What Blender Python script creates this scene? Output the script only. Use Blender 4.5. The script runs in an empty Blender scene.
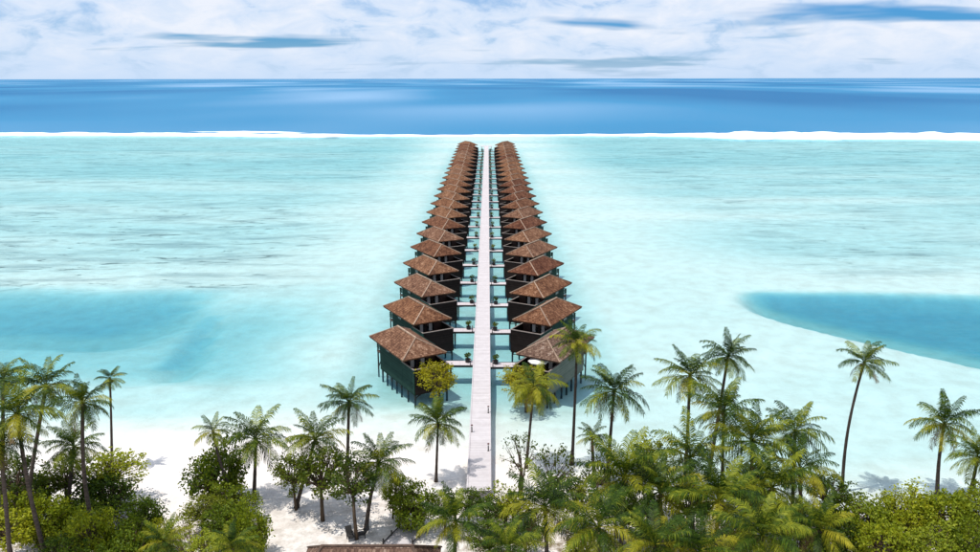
import bpy, bmesh, math, random
import numpy as np
from mathutils import Vector, Matrix

# ------------------------------------------------------------------ camera
SC = bpy.context.scene
COL = SC.collection
R = math.radians
CAM_H = 40.0
F_PX = 790.0                                    # focal length in pixels of the 980 px wide photograph
PITCH = math.atan(198.0 / F_PX)
cam = bpy.data.cameras.new('Camera')
cam.sensor_width = 36.0
cam.lens = F_PX / 980.0 * 36.0
cam.clip_start = 0.5
cam.clip_end = 200000.0
CAM = bpy.data.objects.new('Camera', cam)
COL.objects.link(CAM)
CAM_M = (Matrix.Translation((0, 0, CAM_H)) @ Matrix.Rotation(-0.0022, 4, 'Z')
         @ Matrix.Rotation(math.pi / 2 - PITCH, 4, 'X') @ Matrix.Rotation(-0.0014, 4, 'Z'))
CAM.matrix_world = CAM_M
SC.camera = CAM

# ------------------------------------------------------------------ sky, sun, exposure
SUN_EL, SUN_AZ = R(73), R(200)                  # azimuth: direction the light comes from, counted from +X towards +Y
SUN_DIR = Vector((math.cos(SUN_EL) * math.cos(SUN_AZ), math.cos(SUN_EL) * math.sin(SUN_AZ), math.sin(SUN_EL)))
W = bpy.data.worlds.new('World')
SC.world = W
W.use_nodes = True
SC.view_settings.view_transform = 'Standard'
SC.view_settings.look = 'None'
SC.view_settings.gamma = 1.0
SC.view_settings.use_curve_mapping = False
SC.view_settings.exposure = 0.13


class NT:
    """small helper to write node trees"""
    def __init__(self, tree):
        self.t = tree
        tree.nodes.clear()

    def n(self, kind, props=None, **ins):
        nd = self.t.nodes.new(kind)
        for k, v in (props or {}).items():
            setattr(nd, k, v)
        for k, v in ins.items():
            key = int(k[1:]) if k[0] == 'i' and k[1:].isdigit() else k.replace('_', ' ')
            s = nd.inputs[key]
            if isinstance(v, bpy.types.NodeSocket):
                self.t.links.new(v, s)
            elif isinstance(v, (tuple, list)) and len(v) == 3 and s.type == 'RGBA':
                s.default_value = (*v, 1)
            else:
                s.default_value = v
        return nd

    def math(self, op, a, b=0.0, c=None, clamp=False):
        nd = self.t.nodes.new('ShaderNodeMath')
        nd.operation = op
        nd.use_clamp = clamp
        for i, v in enumerate((a, b) if c is None else (a, b, c)):
            if isinstance(v, bpy.types.NodeSocket):
                self.t.links.new(v, nd.inputs[i])
            else:
                nd.inputs[i].default_value = v
        return nd.outputs[0]

    def ramp(self, fac, stops, interp='LINEAR'):
        nd = self.t.nodes.new('ShaderNodeValToRGB')
        nd.color_ramp.interpolation = interp
        el = nd.color_ramp.elements
        while len(el) < len(stops):
            el.new(0.5)
        for e, (p, c) in zip(el, stops):
            e.position = p
            e.color = (*c, 1) if len(c) == 3 else c
        self.t.links.new(fac, nd.inputs[0])
        return nd.outputs[0]

    def mix(self, fac, a, b, blend='MIX'):
        nd = self.t.nodes.new('ShaderNodeMix')
        nd.data_type = 'RGBA'
        nd.blend_type = blend
        for i, v in ((0, fac), (6, a), (7, b)):
            if isinstance(v, bpy.types.NodeSocket):
                self.t.links.new(v, nd.inputs[i])
            elif i == 0:
                nd.inputs[0].default_value = v
            else:
                nd.inputs[i].default_value = (*v, 1)
        return nd.outputs[2]

    def noise(self, vec, scale, detail=4.0, rough=0.55, dist=0.0):
        return self.n('ShaderNodeTexNoise', Vector=vec, Scale=scale, Detail=detail, Roughness=rough, Distortion=dist).outputs[0]

    def mapping(self, vec, scale=(1, 1, 1), loc=(0, 0, 0), rot=(0, 0, 0)):
        return self.n('ShaderNodeMapping', Vector=vec, Scale=scale, Location=loc, Rotation=rot).outputs[0]


def build_world():
    g = NT(W.node_tree)
    sky = g.n('ShaderNodeTexSky', dict(sky_type='NISHITA', sun_disc=False, sun_elevation=SUN_EL,
              sun_rotation=math.pi / 2 - SUN_AZ, altitude=40, air_density=1.0, dust_density=0.6, ozone_density=2.2)).outputs[0]
    d = g.n('ShaderNodeTexCoord').outputs['Generated']
    s = g.n('ShaderNodeSeparateXYZ', Vector=d)
    x, y, z = s.outputs
    zz = g.math('MAXIMUM', z, 0.0)
    inv = g.math('DIVIDE', 1.0, g.math('ADD', zz, 0.075))
    p = g.n('ShaderNodeCombineXYZ', X=g.math('MULTIPLY', x, inv), Y=g.math('MULTIPLY', y, inv), Z=0.0).outputs[0]
    # broad sheets of trade-wind cloud with small puffs breaking their surface
    sheet = g.noise(g.mapping(p, (0.30, 0.42, 1), (CLOUD_SEED[0], CLOUD_SEED[1], 0)), 1.0, 4.0, 0.5, 0.25)
    cov = g.ramp(sheet, [(0.35, (0, 0, 0)), (0.45, (1, 1, 1))], "EASE")
    puff = g.noise(g.mapping(d, (17, 17, 42), (3.1, 0.4, 0)), 1.0, 6.0, 0.6, 0.5)
    big = g.noise(g.mapping(d, (5, 5, 17), (7.1, 2.4, 0)), 1.0, 4.0, 0.55, 0.3)
    lump = g.math('ADD', g.math('MULTIPLY', puff, 0.55), g.math('MULTIPLY', big, 0.45))
    shade = g.ramp(lump, [(0.37, (0, 0, 0)), (0.60, (1, 1, 1))])
    cov = g.math('MULTIPLY', cov, g.ramp(lump, [(0.33, (0.45, 0.45, 0.45)), (0.46, (1, 1, 1))]))
    ccol = g.mix(shade, (6.1, 7.9, 10.4), (9.6, 10.0, 10.9))
    blue = g.mix(1.0, sky, (0.22, 0.68, 1.30), 'MULTIPLY')
    col = g.mix(g.math('MULTIPLY', cov, 0.95), blue, ccol)
    haze = g.ramp(zz, [(0.0, (1, 1, 1)), (0.018, (0.55, 0.55, 0.55)), (0.05, (0, 0, 0))])
    col = g.mix(g.math('MULTIPLY', haze, 0.8), col, (6.3, 8.0, 10.4))
    bg = g.n('ShaderNodeBackground', Color=col, Strength=0.085)
    out = g.n('ShaderNodeOutputWorld')
    g.t.links.new(bg.outputs[0], out.inputs[0])


CLOUD_SEED = (3.80, 1.98)
build_world()
sl = bpy.data.lights.new('Sun', 'SUN')
sl.energy = 3.7
sl.angle = R(0.53)
sl.color = (1.0, 0.955, 0.88)
SUN = bpy.data.objects.new('Sun', sl)
COL.objects.link(SUN)
SUN.location = (0, 0, 120)
SUN.rotation_euler = SUN_DIR.to_track_quat('Z', 'Y').to_euler()
SC.cycles.max_bounces = 8
SC.cycles.transparent_max_bounces = 12
SC.cycles.sample_clamp_indirect = 6.0
SC.cycles.use_denoising = True

# ------------------------------------------------------------------ helpers


def ray(px, py):
    """world direction through a pixel of the photograph"""
    v = Vector(((px - 490) / F_PX, -(py - 276) / F_PX, -1))
    return (CAM_M.to_3x3() @ v)


def on_z(px, py, z):
    d = ray(px, py)
    s = (z - CAM_H) / d.z
    return Vector((d.x * s, d.y * s, z))


def at_y(px, py, Y):
    d = ray(px, py)
    s = Y / d.y
    return Vector((d.x * s, Y, CAM_H + d.z * s))


def tag(o, label=None, cat=None, group=None, kind=None):
    for k, v in (('label', label), ('category', cat), ('group', group), ('kind', kind)):
        if v:
            o[k] = v
    return o


def empty(name, loc, rz=0.0, parent=None):
    o = bpy.data.objects.new(name, None)
    COL.objects.link(o)
    o.empty_display_size = 0.3
    o.location = loc
    o.rotation_euler = (0, 0, rz)
    o.parent = parent
    return o


def link(name, me, parent=None, loc=(0, 0, 0), rot=(0, 0, 0), scale=1.0):
    o = bpy.data.objects.new(name, me)
    COL.objects.link(o)
    o.parent = parent
    o.location = loc
    o.rotation_euler = rot
    o.scale = (scale,) * 3 if isinstance(scale, (int, float)) else scale
    return o


def copy_tree(o, parent=None):
    c = o.copy()
    COL.objects.link(c)
    c.parent = parent
    for ch in o.children:
        copy_tree(ch, c)
    return c


class MB:
    """collects vertices and faces for one mesh"""
    def __init__(self):
        self.v, self.f, self.sm = [], [], []

    def face(self, pts, smooth=False):
        i = len(self.v)
        self.v += [tuple(p) for p in pts]
        self.f.append(tuple(range(i, i + len(pts))))
        self.sm.append(smooth)

    def box(self, x0, x1, y0, y1, z0, z1):
        i = len(self.v)
        self.v += [(x0, y0, z0), (x1, y0, z0), (x1, y1, z0), (x0, y1, z0), (x0, y0, z1), (x1, y0, z1), (x1, y1, z1), (x0, y1, z1)]
        for q in ((0, 3, 2, 1), (4, 5, 6, 7), (0, 1, 5, 4), (1, 2, 6, 5), (2, 3, 7, 6), (3, 0, 4, 7)):
            self.f.append(tuple(i + k for k in q))
            self.sm.append(False)
        return self

    def bar(self, a, b, w, h=None):
        """square bar from a to b"""
        a, b = Vector(a), Vector(b)
        h = h or w
        d = (b - a).normalized()
        up = Vector((0, 0, 1)) if abs(d.z) < 0.95 else Vector((1, 0, 0))
        s = d.cross(up).normalized()
        u = s.cross(d)
        i = len(self.v)
        for p in (a, b):
            for (q, r) in ((-1, -1), (1, -1), (1, 1), (-1, 1)):
                self.v.append(tuple(p + s * q * w / 2 + u * r * h / 2))
        for q in ((3, 2, 1, 0), (4, 5, 6, 7), (0, 1, 5, 4), (1, 2, 6, 5), (2, 3, 7, 6), (3, 0, 4, 7)):
            self.f.append(tuple(i + k for k in q))
            self.sm.append(False)
        return self

    def tube(self, pts, rad, n=7, cap=True):
        pts = [Vector(p) for p in pts]
        i0 = len(self.v)
        ref = Vector((0.31, 0.95, 0.05))
        for k, p in enumerate(pts):
            d = (pts[min(k + 1, len(pts) - 1)] - pts[max(k - 1, 0)]).normalized()
            s = d.cross(ref)
            if s.length < 1e-3:
                s = d.cross(Vector((1, 0, 0)))
            s.normalize()
            u = s.cross(d)
            r = rad[k] if isinstance(rad, (list, tuple)) else rad
            for j in range(n):
                a = 2 * math.pi * j / n
                self.v.append(tuple(p + s * math.cos(a) * r + u * math.sin(a) * r))
        for k in range(len(pts) - 1):
            for j in range(n):
                a, b = i0 + k * n + j, i0 + k * n + (j + 1) % n
                self.f.append((a, b, b + n, a + n))
                self.sm.append(True)
        if cap:
            self.f.append(tuple(i0 + j for j in range(n))[::-1])
            self.f.append(tuple(i0 + (len(pts) - 1) * n + j for j in range(n)))
            self.sm += [False, False]
        return self

    def lathe(self, prof, n=12, cx=0, cy=0):
        i0 = len(self.v)
        for (r, z) in prof:
            for j in range(n):
                a = 2 * math.pi * j / n
                self.v.append((cx + r * math.cos(a), cy + r * math.sin(a), z))
        for k in range(len(prof) - 1):
            for j in range(n):
                a, b = i0 + k * n + j, i0 + k * n + (j + 1) % n
                self.f.append((a, b, b + n, a + n))
                self.sm.append(True)
        self.f.append(tuple(i0 + j for j in range(n))[::-1])
        self.f.append(tuple(i0 + (len(prof) - 1) * n + j for j in range(n)))
        self.sm += [False, False]
        return self

    def mirror_y(self):
        self.v = [(x, -y, z) for x, y, z in self.v]
        self.f = [tuple(reversed(f)) for f in self.f]
        return self

    def mesh(self, name, mat, bevel=0.0):
        me = bpy.data.meshes.new(name)
        me.from_pydata(self.v, [], self.f)
        me.polygons.foreach_set('use_smooth', self.sm)
        if bevel:
            bm = bmesh.new()
            bm.from_mesh(me)
            bmesh.ops.bevel(bm, geom=bm.edges[:], offset=bevel, segments=1, affect='EDGES')
            bm.to_mesh(me)
            bm.free()
        me.materials.append(mat)
        me.update()
        return me

    def obj(self, name, mat, parent=None, bevel=0.0, loc=(0, 0, 0), rot=(0, 0, 0)):
        return link(name, self.mesh(name, mat, bevel), parent, loc, rot)


# value noise in numpy for the terrain and water fields
_rs = np.random.RandomState(7)
_tab = _rs.rand(512, 512)


def vnoise(x, y):
    xi, yi = np.floor(x).astype(int), np.floor(y).astype(int)
    fx, fy = x - xi, y - yi
    fx, fy = fx * fx * (3 - 2 * fx), fy * fy * (3 - 2 * fy)
    g = lambda a, b: _tab[a % 512, b % 512]
    return (g(xi, yi) * (1 - fx) + g(xi + 1, yi) * fx) * (1 - fy) + (g(xi, yi + 1) * (1 - fx) + g(xi + 1, yi + 1) * fx) * fy


def fbm(x, y, o=4):
    s, a, t = 0, 0.5, 0
    for k in range(o):
        s = s + a * vnoise(x * 2 ** k + 17 * k, y * 2 ** k + 31 * k)
        t += a
        a *= 0.5
    return s / t


def sst(a, b, x):
    t = np.clip((x - a) / (b - a), 0, 1)
    return t * t * (3 - 2 * t)


# ------------------------------------------------------------------ materials
MATS = {}


def material(name):
    m = bpy.data.materials.new(name)
    m.use_nodes = True
    MATS[name] = m
    return m, NT(m.node_tree)


def finish(g, shader):
    o = g.n('ShaderNodeOutputMaterial')
    g.t.links.new(shader, o.inputs[0])


def simple(name, col, rough=0.6, var=0.25, scale=3.0, bump=0.0, rnd=0.0, spec=0.3, stretch=(1, 1, 1)):
    """procedural mottled paint / wood / stone"""
    m, g = material(name)
    tc = g.mapping(g.n('ShaderNodeTexCoord').outputs['Object'], stretch)
    nz = g.noise(tc, scale, 5)
    a = tuple(c * (1 - var) for c in col)
    b = tuple(min(1, c * (1 + var)) for c in col)
    c = g.ramp(nz, [(0.3, a), (0.7, b)])
    if rnd:
        oi = g.n('ShaderNodeObjectInfo').outputs['Random']
        c = g.mix(1.0, c, g.ramp(oi, [(0, (1 - rnd,) * 3), (1, (1 + rnd * 0.6,) * 3)]), 'MULTIPLY')
    kw = {}
    if bump:
        kw['Normal'] = g.n('ShaderNodeBump', Height=g.noise(tc, scale * 4, 4), Strength=bump, Distance=0.03).outputs[0]
    p = g.n('ShaderNodeBsdfPrincipled', Base_Color=c, Roughness=rough, Specular_IOR_Level=spec, **kw)
    finish(g, p.outputs[0])
    return m


def mat_sand():
    m, g = material('sand')
    geo = g.n('ShaderNodeNewGeometry').outputs['Position']
    z = g.n('ShaderNodeSeparateXYZ', Vector=geo).outputs[2]
    n1 = g.noise(geo, 0.35, 6, 0.6)
    col = g.ramp(n1, [(0.3, (0.66, 0.60, 0.555)), (0.7, (0.80, 0.765, 0.735))])
    wet = g.ramp(g.math('ADD', g.math('MULTIPLY', z, 2.2), 0.5), [(0.35, (1, 1, 1)), (0.62, (0, 0, 0))])
    col = g.mix(g.math('MULTIPLY', wet, 0.85), col, g.mix(1.0, col, (0.86, 0.90, 0.89), 'MULTIPLY'))
    # coral rubble and algae patches on the lagoon floor (own colour of the bed)
    p = g.mapping(geo, (0.045, 0.16, 1))
    cn = g.noise(p, 1.0, 9, 0.68, 0.5)
    cat = g.n('ShaderNodeAttribute', dict(attribute_name='coral')).outputs['Fac']
    thr = g.math('MULTIPLY', g.ramp(cn, [(0.47, (0, 0, 0)), (0.66, (1, 1, 1))]), cat, clamp=True)
    col = g.mix(g.math('MULTIPLY', thr, 0.85), col, (0.27, 0.30, 0.295))
    spn = g.noise(g.mapping(geo, (0.085, 0.26, 1), (5, 9, 0)), 1.0, 7, 0.72, 0.8)
    spk = g.math('MULTIPLY', g.ramp(spn, [(0.57, (0, 0, 0)), (0.63, (1, 1, 1))]), g.math('MULTIPLY', cat, cat), clamp=True)
    col = g.mix(g.math('MULTIPLY', spk, 0.95), col, (0.115, 0.135, 0.12))
    # leaf litter on dry land
    lit = g.n('ShaderNodeAttribute', dict(attribute_name='litter')).outputs['Fac']
    ln = g.ramp(g.noise(geo, 0.9, 8, 0.72), [(0.42, (0, 0, 0)), (0.6, (1, 1, 1))])
    col = g.mix(g.math('MULTIPLY', lit, ln, clamp=True), col, (0.20, 0.155, 0.10))
    bmp = g.n('ShaderNodeBump', Height=g.noise(geo, 1.6, 6, 0.6), Strength=0.5, Distance=0.25).outputs[0]
    bs = g.n('ShaderNodeBsdfPrincipled', Base_Color=col, Roughness=0.9, Specular_IOR_Level=0.1, Normal=bmp)
    finish(g, bs.outputs[0])
    return m


SEA_OFF = (0.45, 0.6, 0)


def mat_water():
    """clear sea water: tinted by the depth below it, blue scattering with painted cloud light and shade where the sea is deep, Fresnel sky reflection"""
    m, g = material('sea_water')
    geo = g.n('ShaderNodeNewGeometry').outputs['Position']
    dep = g.n('ShaderNodeAttribute', dict(attribute_name='depth')).outputs['Fac']
    tr = [g.math('POWER', math.e, g.math('MULTIPLY', dep, -k)) for k in (0.40, 0.104, 0.080)]
    tint = g.n('ShaderNodeCombineColor', Red=tr[0], Green=tr[1], Blue=tr[2]).outputs[0]
    trans = g.n('ShaderNodeBsdfTransparent', Color=tint)
    cloud_patch = g.noise(g.mapping(geo, (0.0010, 0.0004, 1), SEA_OFF), 1.0, 2.0, 0.5, 0.2)  # broad patches painting cloud reflection and cloud shade into the sea colour
    blue = g.ramp(cloud_patch, [(0.36, (0.000, 0.110, 0.27)), (0.50, (0.020, 0.185, 0.36)), (0.64, (0.17, 0.32, 0.49))])
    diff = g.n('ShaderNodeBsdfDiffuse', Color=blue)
    fac = g.ramp(g.math('MULTIPLY', dep, 1 / 12.0), [(0.04, (0, 0, 0)), (0.30, (0.35, 0.35, 0.35)), (0.75, (1, 1, 1))])
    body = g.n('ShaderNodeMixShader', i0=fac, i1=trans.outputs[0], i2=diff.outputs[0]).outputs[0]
    w1 = g.noise(g.mapping(geo, (0.6, 1.1, 1)), 1.0, 5, 0.6)
    w2 = g.noise(g.mapping(geo, (0.05, 0.12, 1)), 1.0, 3, 0.5)
    h = g.math('ADD', g.math('MULTIPLY', w1, 0.22), g.math('MULTIPLY', w2, 0.45))
    nrm = g.n('ShaderNodeBump', Height=h, Strength=0.55, Distance=1.0).outputs[0]
    gl = g.n('ShaderNodeBsdfGlossy', Color=(1, 1, 1), Roughness=0.16, Normal=nrm)
    fr = g.n('ShaderNodeFresnel', IOR=1.33, Normal=nrm).outputs[0]
    fr = g.math('MINIMUM', g.math('MULTIPLY', fr, 0.6), 0.13)     # wave slopes keep a rough sea from mirroring fully
    sh = g.n('ShaderNodeMixShader', i0=fr, i1=body, i2=gl.outputs[0]).outputs[0]
    finish(g, sh)
    return m


def mat_foam():
    m, g = material('foam')
    geo = g.n('ShaderNodeNewGeometry').outputs['Position']
    c = g.ramp(g.noise(g.mapping(geo, (0.10, 0.25, 0.6)), 1.0, 6, 0.65, 0.4), [(0.32, (0.62, 0.74, 0.80)), (0.52, (0.86, 0.87, 0.88))])
    finish(g, g.n('ShaderNodeBsdfDiffuse', Color=c).outputs[0])
    return m


def mat_roof(name, grey=False):
    """weathered wooden shingles in courses, each villa in its own tone"""
    m, g = material(name)
    uv = g.n('ShaderNodeTexCoord').outputs['UV']
    oi = g.n('ShaderNodeObjectInfo').outputs['Random']
    br = g.n('ShaderNodeTexBrick', dict(offset=0.5), Vector=uv, Color1=(0.2, 0.2, 0.2), Color2=(1, 1, 1), Mortar=(0.0, 0.0, 0.0), Scale=1.0,
             Mortar_Size=0.018, Mortar_Smooth=0.3, Bias=0.0, Brick_Width=0.26, Row_Height=0.30)
    geo = g.n('ShaderNodeNewGeometry').outputs['Position']
    w = g.noise(geo, 0.45, 4, 0.6)
    sp = g.noise(geo, 4.2, 5, 0.75)
    t = g.math('ADD', g.math('MULTIPLY', br.outputs[0], 0.26), g.math('ADD', g.math('MULTIPLY', w, 0.36), g.math('MULTIPLY', sp, 0.46)))
    col = g.ramp(t, [(0.34, (0.030, 0.015, 0.011)), (0.50, (0.115, 0.058, 0.036)), (0.64, (0.21, 0.118, 0.072)), (0.80, (0.40, 0.28, 0.20))])
    tone = g.ramp(oi, [(0.0, (0.78, 0.58, 0.54)), (0.35, (1.0, 0.84, 0.74)), (0.7, (1.25, 1.08, 0.90)), (1.0, (1.12, 1.08, 1.10))])
    col = g.mix(1.0, col, (1.05, 1.2, 1.4) if grey else tone, 'MULTIPLY')
    bmp = g.n('ShaderNodeBump', Height=g.math('ADD', br.outputs[0], g.math('MULTIPLY', sp, 0.8)), Strength=0.8, Distance=0.06).outputs[0]
    finish(g, g.n('ShaderNodeBsdfPrincipled', Base_Color=col, Roughness=0.9, Specular_IOR_Level=0.1, Normal=bmp).outputs[0])
    return m


def mat_boards(name, c0, c1, axis=2, pitch=0.2, rough=0.75, rnd=0.0):
    """boarding: thin dark joints every pitch metres along one object axis"""
    m, g = material(name)
    ob = g.n('ShaderNodeTexCoord').outputs['Object']
    s = g.n('ShaderNodeSeparateXYZ', Vector=ob).outputs[axis]
    u = g.math('DIVIDE', s, pitch)
    fr = g.math('FRACT', u)
    idx = g.math('FLOOR', u)
    rn = g.n('ShaderNodeTexWhiteNoise', dict(noise_dimensions='1D'), W=idx).outputs[0]
    joint = g.ramp(fr, [(0.0, (0, 0, 0)), (0.06, (1, 1, 1)), (0.94, (1, 1, 1)), (1.0, (0, 0, 0))])
    st = [6, 6, 6]
    st[axis] = 1
    n = g.noise(g.mapping(ob, (0.8, 0.8, 0.8)), 1.3, 6, 0.65)
    f = g.math('ADD', g.math('MULTIPLY', rn, 0.35), g.math('MULTIPLY', n, 0.8))
    col = g.ramp(f, [(0.3, c0), (0.85, c1)])
    col = g.mix(joint, tuple(c * 0.45 for c in c0), col)
    if rnd:
        oi = g.n('ShaderNodeObjectInfo').outputs['Random']
        col = g.mix(1.0, col, g.ramp(oi, [(0, (1 - rnd,) * 3), (1, (1 + rnd,) * 3)]), 'MULTIPLY')
    bmp = g.n('ShaderNodeBump', Height=joint, Strength=0.5, Distance=0.02).outputs[0]
    finish(g, g.n('ShaderNodeBsdfPrincipled', Base_Color=col, Roughness=rough, Specular_IOR_Level=0.12, Normal=bmp).outputs[0])
    return m


def mat_leaf(name, c_dark, c_mid, c_light, trans=0.3, rough=0.42, patch=0.5):
    m, g = material(name)
    oi = g.n('ShaderNodeObjectInfo').outputs['Random']
    ob = g.n('ShaderNodeTexCoord').outputs['Object']
    n = g.noise(ob, patch, 4, 0.6)
    isl = g.n('ShaderNodeNewGeometry').outputs['Random Per Island']
    f = g.math('ADD', g.math('MULTIPLY', n, 0.40), g.math('ADD', g.math('MULTIPLY', oi, 0.36), g.math('MULTIPLY', isl, 0.24)))
    col = g.ramp(f, [(0.25, c_dark), (0.5, c_mid), (0.76, c_light)])
    p = g.n('ShaderNodeBsdfPrincipled', Base_Color=col, Roughness=rough, Specular_IOR_Level=0.16)
    t = g.n('ShaderNodeBsdfTranslucent', Color=g.mix(1.0, col, (1.5, 1.35, 0.5), 'MULTIPLY'))
    finish(g, g.n('ShaderNodeMixShader', i0=trans, i1=p.outputs[0], i2=t.outputs[0]).outputs[0])
    return m


M_SAND = mat_sand()
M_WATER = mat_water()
M_FOAM = mat_foam()
M_ROOF = mat_roof('shingle_roof')
M_CAP = simple('ridge_cap_wood', (0.33, 0.23, 0.165), 0.85, 0.3, 2.0, 0.3, 0.2)
M_WALL = mat_boards('green_black_boards', (0.006, 0.024, 0.018), (0.020, 0.052, 0.040), 2, 0.18, 0.8, 0.25)
M_WALLG = mat_boards('grey_green_boards', (0.09, 0.105, 0.085), (0.17, 0.175, 0.145), 2, 0.18, 0.7)  # lighter and greyer than the boards of the other villas
M_RAIL = mat_boards('dark_brown_boards', (0.011, 0.007, 0.006), (0.028, 0.018, 0.016), 2, 0.16, 0.8, 0.25)
M_TRIM = simple('weathered_trim', (0.23, 0.19, 0.17), 0.8, 0.3, 3.0, 0.2)
M_POST = simple('dark_post', (0.035, 0.033, 0.032), 0.75, 0.35, 2.0, 0.2)
M_FLOOR = mat_boards('terrace_boards', (0.06, 0.04, 0.033), (0.12, 0.085, 0.068), 1, 0.14)
M_JETTY = mat_boards('jetty_boards', (0.47, 0.43, 0.435), (0.61, 0.57, 0.58), 1, 0.15, 0.85)
M_WALK = mat_boards('walkway_boards', (0.50, 0.44, 0.45), (0.62, 0.56, 0.57), 0, 0.15, 0.85, 0.12)
M_CURT = simple('white_curtain', (0.62, 0.58, 0.54), 0.9, 0.1, 2.0, 0, 0, 0.1, (6, 6, 0.2))
M_GLASS = simple('dark_glass', (0.012, 0.016, 0.018), 0.08, 0.2, 1.0, 0, 0, 0.6)
M_INNER = simple('inner_brown_wall', (0.055, 0.030, 0.024), 0.7, 0.25, 2.0, 0.1)
M_LAMPW = simple('lamp_white', (0.75, 0.74, 0.70), 0.4, 0.05)
M_POT = simple('dark_pot', (0.018, 0.017, 0.018), 0.5, 0.3)
M_BOLL = simple('bollard_red_brown', (0.10, 0.018, 0.02), 0.5, 0.2)
M_TRUNK = simple('palm_trunk', (0.085, 0.066, 0.055), 0.9, 0.4, 2.5, 0.5, 0.3, 0.1, (1, 1, 3))
M_BARK = simple('bark', (0.105, 0.075, 0.052), 0.9, 0.4, 2.0, 0.5, 0.25, 0.1)
M_FROND = mat_leaf('palm_frond', (0.006, 0.021, 0.003), (0.050, 0.094, 0.007), (0.27, 0.29, 0.020), 0.24, 0.5, 0.8)
M_FROND_Y = mat_leaf('palm_frond_yellowed', (0.09, 0.115, 0.008), (0.24, 0.245, 0.014), (0.38, 0.34, 0.03), 0.28, 0.5, 0.8)
M_FROND_B = mat_leaf('palm_frond_dry', (0.06, 0.04, 0.018), (0.13, 0.088, 0.04), (0.22, 0.155, 0.075), 0.12, 0.7, 0.8)
M_LEAF = mat_leaf('broad_leaf', (0.022, 0.052, 0.005), (0.115, 0.170, 0.012), (0.30, 0.335, 0.024), 0.32, 0.45, 0.45)
M_LEAF_D = mat_leaf('broad_leaf_dark', (0.020, 0.044, 0.005), (0.085, 0.120, 0.010), (0.23, 0.24, 0.020), 0.30, 0.42, 0.45)
M_LEAF_Y = mat_leaf('broad_leaf_yellow', (0.035, 0.070, 0.005), (0.185, 0.235, 0.012), (0.38, 0.385, 0.022), 0.34, 0.45, 0.5)
M_LEAF_Z = mat_leaf('mangrove_leaf', (0.07, 0.085, 0.005), (0.25, 0.235, 0.010), (0.46, 0.39, 0.018), 0.34, 0.45, 0.5)
M_POLE = simple('dark_brown_cap', (0.10, 0.065, 0.048), 0.9, 0.4, 3.0, 0.3)
M_COCO = simple('coconut', (0.13, 0.10, 0.03), 0.6, 0.3)

# ------------------------------------------------------------------ sand, lagoon, reef and open sea
JX = -0.95                                       # centre line of the jetty


def depth_field(x, y):
    """water depth in metres (negative on land)"""
    x, y = np.asarray(x, float), np.asarray(y, float)
    n1 = fbm(x * 0.035 + 9, y * 0.05 + 3) - 0.5
    n2 = fbm(x * 0.012 + 40, y * 0.03 + 11) - 0.5
    ys = 80 - 15 * sst(-8, 34, x) + 6 * n1 - 5 * sst(-40, -120, x)
    beach = np.where(y > ys, 0.040 * (y - ys), 0.05 * (y - ys))
    d = np.minimum(beach, 0.58)
    sea = sst(0, 12, y - ys)
    near_rows = sst(23, 13, np.abs(x - JX)) * sst(88, 100, y) * sst(470, 440, y)
    d = d + sea * 0.62 * near_rows
    # pools of deeper water either side of the sand bank
    n3 = fbm(x * 0.02 + 70, y * 0.09 + 5, 5) - 0.5
    edge = 9 * n1 + 16 * n3 * (x < 0)
    pool_l = sst(-47, -60, x + edge) * sst(117, 126, y + edge * 0.6) * sst(155, 141, y - edge * 0.8 + 0.03 * (x + 60))
    mid_l = sst(-17, -42, x + edge) * sst(88, 104, y + edge) * sst(158, 126, y + edge)
    low = 134 - 1.3 * (x - 48) + 0.0085 * np.maximum(x - 48, 0) ** 2
    pool_r = sst(-2, 6.5, y - low - edge * 0.3 - 5 * n3) * sst(152, 143.5, y + 0.10 * (x - 60) + 14 * n3) * sst(45, 52, x - 0.4 * edge + 0.02 * (y - 138) ** 2 * -1)
    d = d + sea * (1.6 * pool_l * (0.75 + 0.8 * (n2 + 0.4)) + 1.25 * mid_l * (0.7 + n1 + n3) + 2.8 * pool_r * (0.8 + 0.5 * (n1 + 0.5) + 0.5 * n3))
    # reef flat further out, streaked along the shore
    bank = sst(30, 75, np.abs(x - JX - 4)) * sst(150, 200, y)
    far = sst(230, 420, y)
    streak = fbm(x * 0.006 + 3, y * 0.06 + 77) - 0.5
    d = d + sea * (0.30 * bank + 0.40 * far * sst(20, 60, np.abs(x)) + 0.9 * streak * np.maximum(bank * 0.8, far))
    d = d + sea * 0.4 * n2
    d = np.where(sea > 0.95, np.maximum(d, 0.14), d)
    # a straight groove dragged across the sand on the way to the left pool
    for (ax, ay), (bx, by) in GROOVES:
        t = np.clip(((x - ax) * (bx - ax) + (y - ay) * (by - ay)) / ((bx - ax) ** 2 + (by - ay) ** 2), 0, 1)
        q = np.hypot(x - ax - t * (bx - ax), y - ay - t * (by - ay))
        d = d + 0.9 * sst(1.9, 0.4, q)
    # the drop-off beyond the surf
    drop = sst(0, 26, y - reef_y(x) - 4)
    d = d * (1 - drop) + 12.5 * drop
    return d


def reef_y(x):
    px = np.array([-1500, 0, 170, 300, 450, 600, 760, 980, 2500.0])
    py = np.array([582, 582, 577, 563, 566, 566, 556, 536, 536.0])
    return np.interp(np.asarray(x, float) / 0.713 + 490, px, py)


GROOVES = [((on_z(163, 368, 0).x, on_z(163, 368, 0).y), (on_z(213, 318, 0).x, on_z(213, 318, 0).y)),
           ((on_z(176, 368, 0).x, on_z(176, 368, 0).y), (on_z(206, 340, 0).x, on_z(206, 340, 0).y))]


def land_z(x, y):
    d = float(depth_field(np.array([x]), np.array([y]))[0])
    return float(np.clip(-d, -14, 1.1))


def axis_pts(fine, step, grow, lim):
    v = [0.0]
    s = step
    while v[-1] < lim:
        if v[-1] > fine:
            s *= grow
        v.append(v[-1] + s)
    return np.array(v)


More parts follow.
